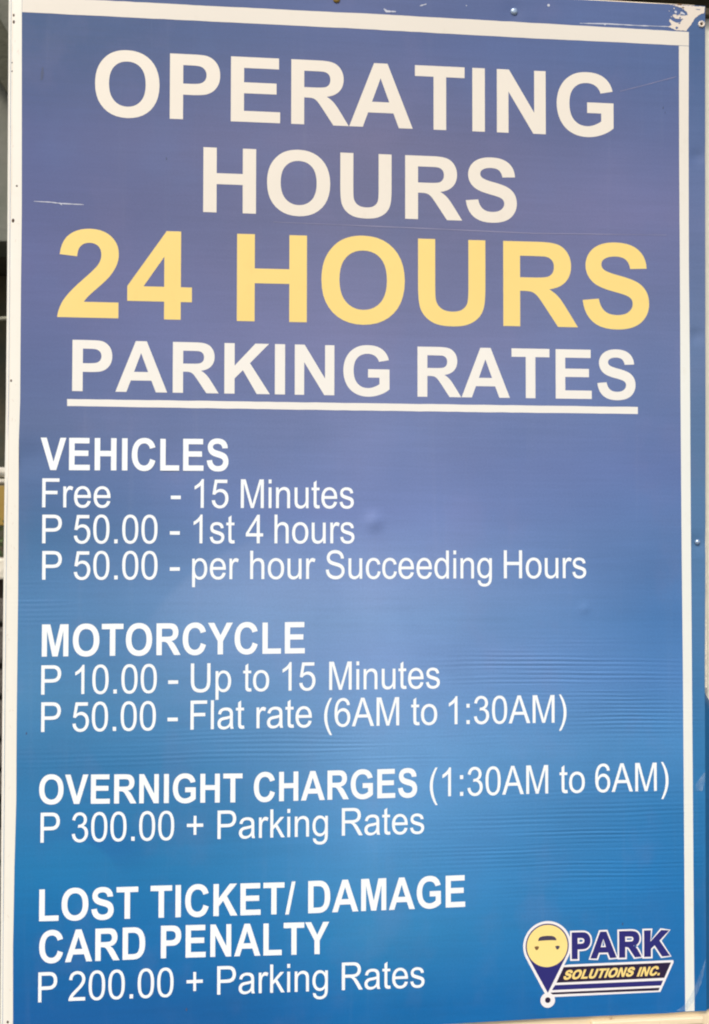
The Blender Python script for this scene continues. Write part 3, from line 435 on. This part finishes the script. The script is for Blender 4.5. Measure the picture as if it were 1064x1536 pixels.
# ---------------------------------------------------------------- ground and what shows round the sign
def grid(name, x0, x1, y0, y1, n, z, mat):
    V = [(x0+(x1-x0)*i/n, y0+(y1-y0)*j/n, z) for j in range(n+1) for i in range(n+1)]
    F = [(j*(n+1)+i, j*(n+1)+i+1, (j+1)*(n+1)+i+1, (j+1)*(n+1)+i) for j in range(n) for i in range(n)]
    return link(name, V, F, mat)
g = grid('ground', -150, 150, -150, 150, 12, 0, M['ground']); g['kind'] = 'structure'

bld = empty('building', (0, 2.2, 0), 'grey green rendered building glimpsed past the left edge of the sign', 'building')
def child(o, bm_or, name, mat, parent): return None
def rel(bm, origin):
    for v in bm.verts: v.co -= Vector(origin)
    return bm
O = (0, 2.2, 0)
bmo('wall', rel(box(-3.2, 3.2, 2.2, 2.4, 2.56, 4.2, .004), O), M['wallgrey'], bld)
bmo('wall', rel(box(-3.2, -2.0, 2.2, 2.4, 0, 2.556, .004), O), M['wallgrey'], bld)
bmo('wall', rel(box(2.0, 3.2, 2.2, 2.4, 0, 2.556, .004), O), M['wallgrey'], bld)
bmo('inner_wall', rel(box(-1.996, 1.996, 2.62, 2.72, 0, 2.55, 0), O), M['dark'], bld)
bmo('inner_wall', rel(box(-2.1, -2.0, 2.404, 4.3, 0, 2.55, 0), O), M['dark'], bld)
bmo('inner_wall', rel(box(2.0, 2.1, 2.404, 4.3, 0, 2.55, 0), O), M['dark'], bld)
bmo('inner_ceiling', rel(box(-2.1, 2.1, 2.404, 4.3, 2.56, 2.64, 0), O), M['dark'], bld)
bmo('inner_floor', rel(box(-1.99, 1.99, 2.2, 4.19, .002, .02, 0), O), M['dark'], bld)
bmo('fascia_beam', rel(box(-.93, 3.3, 2.02, 2.196, 3.42, 3.9, .006), O), M['fascia'], bld)
# slanting dark bar across the wall head
bm = box(-.055, .055, 2.12, 2.196, -.5, .5, .005)
for v in bm.verts:
    c, s = math.cos(math.radians(32)), math.sin(math.radians(32)); x, z = v.co.x, v.co.z
    v.co.x, v.co.z = x*c+z*s*-1-.955, x*s+z*c+3.14
bmo('dark_bar', rel(bm, O), M['dark_bar'], bld)

def tube(p0, p1, r, n=14):
    bm = bmesh.new(); a, b = Vector(p0), Vector(p1); d = b-a
    bmesh.ops.create_cone(bm, cap_ends=True, segments=n, radius1=r, radius2=r, depth=d.length, matrix=Matrix.Translation((a+b)/2) @ d.to_track_quat('Z', 'Y').to_matrix().to_4x4())
    return bm
hr = empty('handrail', (-1.0, 1.9, 0), 'thin pale pipe rail crossing the dark opening left of the sign', 'rail')
bmo('pipe', rel(tube((-1.6, 1.9, 2.17), (-.55, 1.9, 2.27), .006), (-1.0, 1.9, 0)), M['railpale'], hr, True)
for x, zt in ((-1.56, 2.17), (-.58, 2.265)): bmo('pipe_post', rel(tube((x, 1.9, 0), (x, 1.9, zt), .008), (-1.0, 1.9, 0)), M['railpale'], hr, True)
ba = empty('barrier', (-1.0, 1.7, 0), 'yellow barrier board with a cream top rail left of the sign', 'barrier')
bo = (-1.0, 1.7, 0)
bmo('board', rel(box(-1.5, -.62, 1.70, 1.72, 1.60, 1.715, .003), bo), M['gold'], ba)
bmo('top_rail', rel(tube((-1.52, 1.70, 1.755), (-.60, 1.70, 1.752), .014), bo), M['kerb'], ba, True)
bmo('mid_rail', rel(tube((-1.52, 1.70, 1.728), (-.60, 1.70, 1.726), .007), bo), M['kerb'], ba, True)
for x in (-1.45, -.66): bmo('post', rel(box(x-.02, x+.02, 1.724, 1.76, 0, 1.74, .003), bo), M['gold'], ba)
kb = bmo('capping_block', box(-1.6, -.56, 1.55, 1.75, 1.452, 1.508, .006), M['kerb']); 
for v in kb.data.vertices: v.co -= Vector((-1.1, 1.65, 1.452))
kb.location = (-1.1, 1.65, 1.452); tag(kb, 'pale concrete capping block on top of the rubble stone wall', 'block')
sw = empty('stone_wall', (-1.1, 1.65, 0), 'dark rubble stone wall seen along the lower left edge of the sign', 'wall')
so_ = (-1.1, 1.65, 0)
bmo('mortar', rel(box(-1.62, -.54, 1.60, 1.74, 0, 1.448, 0), so_), M['mortar'], sw)
sm = []
for k in range(5):
    bm = box(-.5, .5, -.5, .5, -.5, .5, .16, 2)
    for v in bm.verts: v.co += Vector([random.uniform(-.05, .05) for _ in range(3)])
    me = bpy.data.meshes.new('stone'); bm.to_mesh(me); bm.free(); me.shade_smooth(); me.materials.append(M['stone']); sm.append(me)
z = .03; 
while z < 1.40:
    h = random.uniform(.07, .12); x = -1.60
    while x < -.60:
        w = random.uniform(.09, .2)
        o = bpy.data.objects.new('stone', random.choice(sm)); COL.objects.link(o); o.parent = sw
        o.location = (x+w/2+1.1, -.045, z+h/2); o.scale = (w*.94, .09, h*.9); o.rotation_euler = (0, random.uniform(-.05, .05), 0)
        x += w
    z += h
sh = empty('shrub', (-1.0, 1.62, 1.508), 'small dark green shrub in front of the yellow barrier board', 'shrub')
bm = bmesh.new()
for k in range(420):
    c = Vector((random.uniform(-.42, .36), random.uniform(-.05, .05), abs(random.gauss(.04, .035))+.005)); r = random.uniform(.008, .016)
    R_ = Matrix.Rotation(random.uniform(0, 6.28), 3, 'Z') @ Matrix.Rotation(random.uniform(-1, 1), 3, 'X') @ Matrix.Rotation(random.uniform(-1, 1), 3, 'Y')
    q = [bm.verts.new(c+R_ @ Vector(p)*r) for p in ((0, -1, 0), (.45, 0, .15), (0, 1, 0), (-.45, 0, .15))]; bm.faces.new(q)
f = bmo('foliage', bm, M['leaf'], sh); f['kind'] = 'stuff'
for x in (-.3, -.12, .05, .25): bmo('stem', tube((x, 0, 0), (x+.02, 0, .09), .003, 6), M['stem'], sh)

# ---------------------------------------------------------------- the sign
sign = empty('parking_sign', (0, 0, 0), 'large weathered blue parking rates sign with white and yellow lettering', 'sign')
# steel frame behind the printed sheet
bmo('frame_rail', box(-.436, .452, .004, .042, 2.236, 2.2815, .003), M['rail'], sign)['label'] = 'cream top rail of the frame'
bmo('frame_rail', box(-.436, .470, .0045, .042, .900, .962, .003), M['rail'], sign)['label'] = 'rusty cream bottom rail of the frame'
bmo('frame_rail', box(-.438, -.398, .005, .043, .9625, 2.2355, .003), M['rail'], sign)
bmo('frame_post', box(-.432, -.392, .046, .086, 0, 2.24, .003), M['post'], sign)
bmo('frame_post', box(.4535, .520, .0135, .072, 0, 2.2705, .003), M['post'], sign)
bmo('frame_lip', box(.4570, .4608, .004, .0132, 1.37, 2.264, .0008), M['kerb'], sign)
bmo('corner_cap', box(.4622, .475, .002, .0130, 2.2665, 2.2765, .002), M['fascia'], sign)
bmo('bottom_lath', box(.30, .4485, -.0035, .004, .9375, .9455, .0012), M['rail'], sign)

# dents: (x, z, radius, depth towards the frame)
D = MARKS
DENTS = [(*D['dent_mid'], .0105, -.0026), (*D['dent_small'], .006, -.0012), (*D['dent_r1'], .010, .0018), (*D['dent_r2'], .010, .0018), (*D['dent_r3'], .011, .0022),
         (D['screw'][0], D['screw'][1], .013, .0010), (-.41, 1.665, .02, .0015), (.40, 1.515, .03, .0008), (-.24, 1.66, .03, .0008)]
def depth(x, z):
    y = 0
    for a, b, r, d in DENTS:
        q = ((x-a)**2+(z-b)**2)/(r*r)
        if q < 9: y += d*math.exp(-q)
    return y
def along(pts, z, zi=1):
    p = sorted(pts, key=lambda q: q[zi])
    if z <= p[0][zi]: return p[0][1-zi]
    for a, b in zip(p, p[1:]):
        if z <= b[zi]: return a[1-zi]+(b[1-zi]-a[1-zi])*(z-a[zi])/max(1e-9, b[zi]-a[zi])
    return p[-1][1-zi]
NX, NZ = 230, 330
V, F = [], []
for j in range(NZ+1):
    for i in range(NX+1):
        u, w = i/NX, j/NZ
        zz = .952+(2.277-.952)*w
        xl, xr = along(LEFT_EDGE, zz), along(RIGHT_EDGE, zz)
        x = xl+(xr-xl)*u
        zb, zt = along(BOTTOM_EDGE, x, 0), along(TOP_EDGE, x, 0)
        z = zb+(zt-zb)*w
        e = 0
        dl = x-xl
        if dl < .004: e += (.004-dl)**2/.004*1.0      # turned over the frame at the left
        V.append((x, e+depth(x, z), z))
for j in range(NZ):
    for i in range(NX):
        a = j*(NX+1)+i; F.append((a, a+1, a+NX+2, a+NX+1))
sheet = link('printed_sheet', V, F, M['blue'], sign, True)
for k, yy in enumerate((0,)):
    pass
# turned-back edge of the sheet (left) and the loose flap (right, low)
V, F = [], []
n = 60
for j in range(n+1):
    z = .952+(2.277-.952)*j/n; x = along(LEFT_EDGE, z)
    V += [(x, .004, z), (x-.0006, .010, z), (x+.0005, .040, z)]
for j in range(n): F += [(3*j+1, 3*j, 3*j+3, 3*j+4), (3*j+2, 3*j+1, 3*j+4, 3*j+5)]
link('turned_edge', V, F, M['margin'], sign, True)
V, F = [], []
for j in range(41):
    z = .953+(1.372-.953)*j/40; x0 = along(RIGHT_EDGE, z)
    w = .026 if j < 36 else .026*(40-j)/4+.0005
    for i in range(7):
        t = i/6; V.append((x0-.0002+w*t, .0005+.0115*t*(.5+.5*t)+.0012*math.sin(z*70+t*3)*t, z+.0015*math.sin(t*5)))
for j in range(40):
    for i in range(6): a = j*7+i; F.append((a, a+1, a+8, a+7))
link('loose_flap', V, F, M['flap'], sign, True)

L1 = -.0006      # print layers, each a fraction of a millimetre proud of the last
# white margin and border
lb = [(x+.0004, z) for x, z in LEFT_EDGE if .96 < z < 2.262]
V, F = [], []
n = 150
for j in range(n+1):
    z = .9535+(2.2765-.9535)*j/n; xl = along(LEFT_EDGE, z); xr = along(BORDER_IN_LEFT, z) if z < 2.2221 else -.425
    for t in (0, .06, .15, .3, 1): 
        x = xl+(xr-xl)*t; dl = x-xl; e = (.004-dl)**2/.004 if dl < .004 else 0
        V.append((x, e-.00016, z))
for j in range(n):
    for i in range(4): a = j*5+i; F.append((a, a+1, a+6, a+5))
link('margin_stripe', V, F, M['margin'], sign, True)['label'] = 'wide cream margin down the left edge'
top = [(-.4245, 2.2765), (-.33, 2.2425)]
loop = [(-.4247, 2.2222)]+BORDER_IN_TOP[1:]
loop += [(.4392, 2.2225), (.4394, 2.2412)]
loop += [(.17396, 2.24261), (-.008, 2.2431), (-.08697, 2.24255), (-.3355, 2.24229), (-.4247, 2.2424)]
# uneven hand-cut edge
def rough(loop, step=.012, amp=.00022):
    out = []
    for i in range(len(loop)):
        a, b = loop[i], loop[(i+1) % len(loop)]; L = math.hypot(b[0]-a[0], b[1]-a[1]); k = max(1, int(L/step))
        for t in range(k):
            q = (a[0]+(b[0]-a[0])*t/k, a[1]+(b[1]-a[1])*t/k)
            out.append((q[0]+random.uniform(-amp, amp), q[1]+random.uniform(-amp, amp)) if t else q)
    return out
V, F = flat([rough(loop)], L1); link('border_stripe', V, F, M['border_cream'], sign)['label'] = 'cream border stripe along the top'
zz = [2.2220-i*(2.2220-.953)/40 for i in range(41)]
loop = [(along(BORDER_IN_RIGHT, z), z) for z in zz]+[(along(BORDER_OUT_RIGHT, z), z) for z in reversed(zz)]
V, F = flat([loop], L1); link('border_stripe', V, F, M['border_pale'], sign)['label'] = 'pale border stripe down the right side'
# heading underline
V, F = flat([rough(UNDERLINE)], L1); link('underline', V, F, M['cream2'], sign)

def islands(g):
    """a glyph's outlines: a hole belongs to its outline, the dot of an i stands alone"""
    if len(g) != 2: return [g]
    bx = lambda l: (min(p[0] for p in l), max(p[0] for p in l), min(p[1] for p in l), max(p[1] for p in l))
    a, c = bx(g[0]), bx(g[1])
    return [g] if (c[2] > a[2] and c[3] < a[3]) else [[g[0]], [g[1]]]
for ink, lab, chunks in LINES:
    for c in chunks:
        V, F = merge([flat(q, L1) for g in fitted(*c) for q in islands(g)])
        o = link('lettering', V, F, M[ink], sign); o['label'] = ('bold ' if c[0] == 'B' else '')+ink.replace('cream2', 'cream')+' lettering '+c[1]+' in the '+lab

# ---------------------------------------------------------------- company logo in the lower right corner
logo = link('logo', *flat([[(x, z) for x, z in LG_BANNER_OUT]], -.0004), M['logo_white'], sign); logo['label'] = 'pin shaped logo with car face beside PARK over a slanted SOLUTIONS INC. banner'
cx, cz = LG_CIRC[0]; tx = .2427
def tear(r, tz, n=48):
    d = cz-tz; a = math.asin(min(.99, r/d)); pts = [(tx, tz)]
    for i in range(n+1):
        t = -a+(math.pi+2*a)*i/n; pts.append((cx+r*math.cos(t), cz+r*math.sin(t)))
    return pts
for nm, lp, y, mt in [('banner_band', LG_BAN1, -.0008, 'navy_dark'), ('banner_band', LG_BAN2, -.0008, 'navy'), ('banner_band', LG_BAN3, -.0008, 'navy_dark'),
                      ('pin_outline', tear(.0316, .9765), -.0010, 'logo_white'), ('pin_body', tear(.0283, .9845), -.0014, 'navy'),
                      ('pin_face', circle(cx, cz, .0268, 48), -.0018, 'logo_yellow'), ('windscreen', LG_WIND, -.0022, 'glass'),
                      ('pin_ring', circle(.2426, .9752, .0096, 36), -.0018, 'logo_white'), ('pin_hole', circle(.2426, .9754, .0036, 24), -.0022, 'navy_dark')]:
    link(nm, *flat([lp], y), M[mt], logo)
for x, z in LG_LAMPS:
    link('car_lamp', *flat([[(x-.0030, z+.0014), (x+.0002, z+.0020), (x+.0028, z+.0014), (x+.0026, z-.0006), (x+.0006, z-.0030), (x-.0014, z-.0026), (x-.0024, z-.0006)]], -.0022), M['glass' if x > .24 else 'lamp'], logo)
spans = [('P', .2744, .2992), ('A', .2990, .3340), ('R', .3373, .3672), ('K', .3706, .4056)]
back_y = -.0009
for i, (ch, a, b) in enumerate(spans):
    g = fitted('B', ch, a+.0009, b-.0009, 1.0268-.0003*i, 1.0265-.0003*i, .0322)[0]
    V, F = flat(grown(g, .0031), back_y-.00004*i); link('letter_outline', V, F, M['logo_white'], logo)
    V, F = flat(grown(g, .0009), -.0014-.00004*i); link('letter', V, F, M['navy'], logo)['label'] = 'navy letter '+ch
for s, a, b in (('SOLUTIONS', .2626, .3545), ('INC.', .3608, .3905)):
    q = fitted('B', s, a, b, 1.0006, 1.0012, .0112, .42)
    link('lettering', *merge([flat(grown(g, .00045), -.0014) for g in q]), M['logo_gold'], logo)['label'] = 'gold italic word '+s

# ---------------------------------------------------------------- wear, screws and nail holes
ragged = lambda lp, a=.0002, st=.0018: rough(lp, st, a)
pe = [(x, min(z, 2.2765)) for x, z in PEEL]
link('peeled_patch', *flat([ragged(pe, .00045, .0014)], -.0012), M['peeled'], sign)['label'] = 'torn corner where the print has peeled to pale backing'
def px(x, y, s=10.23): return (.41249+(x-450)/s*.00090+(y-40)/s*.0000, 2.2790-(y-40)/s*.000862-(x-450)/s*.000045+0)
flecks = [('blue', [(545, 425), (560, 408), (590, 418), (580, 440), (550, 452)]), ('blue', [(590, 350), (625, 342), (618, 362), (592, 362)]), ('brown', [(645, 90), (670, 82), (690, 96), (668, 108)]),
          ('brown', [(560, 40), (650, 38), (640, 60), (590, 58)]), ('blue', [(860, 95), (940, 92), (930, 104), (880, 104)])]
for c, lp in flecks: link('fleck', *flat([[px(*p) for p in lp]], -.0017), M['blue' if c == 'blue' else 'lamp'], sign)
for lp in ([(530, 165), (550, 152), (572, 170), (560, 198), (538, 192)], [(620, 168), (650, 160), (700, 190), (690, 205), (640, 196)]): link('fleck', *flat([[px(*p) for p in lp]], -.0011), M['scratch'], sign)
random.seed(3)
for k in range(16):
    ax, az = random.uniform(.4105, .4300), random.uniform(2.2455, 2.2735); r1 = random.uniform(.0003, .0011)
    link('fleck', *flat([[(ax+r1*math.cos(t/7*6.283)*random.uniform(.6, 1.8), az+r1*math.sin(t/7*6.283)*random.uniform(.4, 1.0)) for t in range(7)]], -.0019-.00002*k), M['blue' if k % 2 else 'peeled'], sign)
for i, p in enumerate(SCRATCHES):
    mt = 'faint' if i in (5, 6) else 'scratch'; w = [.0013, .0014, .0022, .0014, .0016, .0010, .0008, .0020, .0014][i]
    link('scratch', *stroke(p, w, -.0010-.00003*i, .5), M[mt], sign)
link('scratch', *flat([ragged(circle(*D['dot'], .0018, 9), .0004, .001)], -.0012), M['scratch'], sign)
link('speck', *stroke([(-.3990, 2.1535), (-.3995, 2.1450), (-.4004, 2.1375)], .0030, -.0009, .5), M['speck'], sign)
for x, z in SPECKS[2:]:
    r = random.uniform(.0011, .0019); link('speck', *flat([[(x+r*(1+random.uniform(-.4, .4))*math.cos(a*.7)*.6, z+r*(1.3+random.uniform(-.4, .4))*math.sin(a*.7)) for a in range(9)]], -.0009), M['speck'], sign)
for x, z, r in ((-.41, 2.1475, .0012), (-.405, 2.151, .001)): pass
hp = [(.0011, .0018), (.0013, .0022), (.0008, .0009), (.0009, .001), (.0012, .0013), (.0015, .0026), (.0010, .0018), (.0014, .0018)]
for (x, z), (rx, rz) in zip(PINHOLES, hp):
    link('nail_hole', *flat([[(x+rx*math.cos(a/14*6.283)*random.uniform(.85, 1.15), z+rz*math.sin(a/14*6.283)*random.uniform(.85, 1.15)) for a in range(14)]], -.0014), M['hole'], sign)
random.seed(5)
link('seam', *stroke([(along(LEFT_EDGE, z)+.0052, z) for z in [1.9-.1*i for i in range(9)]][::-1], .0005, -.00105, .5), M['seam'], sign)
link('seam', *stroke([(along(LEFT_EDGE, z)+.0058, z) for z in (2.235, 2.2, 2.15, 2.1, 2.0, 1.95)], .0007, -.00105, .5), M['seam'], sign)
for k in range(26):      # faint scuffs down the left margin
    z = random.uniform(1.0, 2.2); x = along(LEFT_EDGE, z)+random.uniform(.007, .014); L = random.uniform(.001, .005)
    link('scuff', *stroke([(x, z), (x+random.uniform(-.003, .003), z-L)], random.uniform(.0004, .0009), -.0012, .4), M['peeled'], sign)
def dome(name, x, z, r, h, mat, y=-.0004):
    bm = bmesh.new(); bmesh.ops.create_uvsphere(bm, u_segments=20, v_segments=12, radius=1)
    bmesh.ops.delete(bm, geom=[v for v in bm.verts if v.co.y > .05], context='VERTS')
    for v in bm.verts: v.co = Vector((x+v.co.x*r, y+v.co.y*h, z+v.co.z*r))
    return bmo(name, bm, mat, sign, True)
s = dome('screw', *D['screw'], .0048, .0028, M['steel'], .0006); s['label'] = 'silver dome screw in the top band'
dome('screw', *D['screw_top'], .0048, .0022, M['gold'])
dome('screw', *D['screw_right'], .0036, .0028, M['steel'], .0012)
bm = bmesh.new(); n = 24
x, z = D['ring']
rows = [(.0046, -.0004), (.0042, -.0016), (.0030, -.0018), (.0020, -.0010), (.0019, -.0003)]
R2 = [[bm.verts.new((x+r*math.cos(6.2832*i/n), y, z+r*math.sin(6.2832*i/n))) for i in range(n)] for r, y in rows]
for a, b in zip(R2, R2[1:]):
    for i in range(n): bm.faces.new((a[i], a[(i+1) % n], b[(i+1) % n], b[i]))
eye = bmo('eyelet', bm, M['peeled'], sign, True); eye['label'] = 'pale eyelet ring in the top right corner'
link('eyelet_hole', *flat([circle(x, z, .0021, 20)], -.0007), M['hole'], eye)
# scuffed film
SC1 = [(.4545, 1.262), (.4490, 1.2555), (.4415, 1.246), (.4408, 1.2375), (.4505, 1.2365), (.4545, 1.250)]
SC2 = [(.3955, .9540), (.4120, .9540), (.4240, .9610), (.4330, .9730), (.4440, .9970), (.4535, 1.0200), (.4500, .9980), (.4440, .9800), (.4360, .9640), (.4270, .9540)]
for lp in (SC1, SC2): link('scuffed_film', *flat([ragged(lp, .0003, .004)], -.0021), M['scuff'], sign)
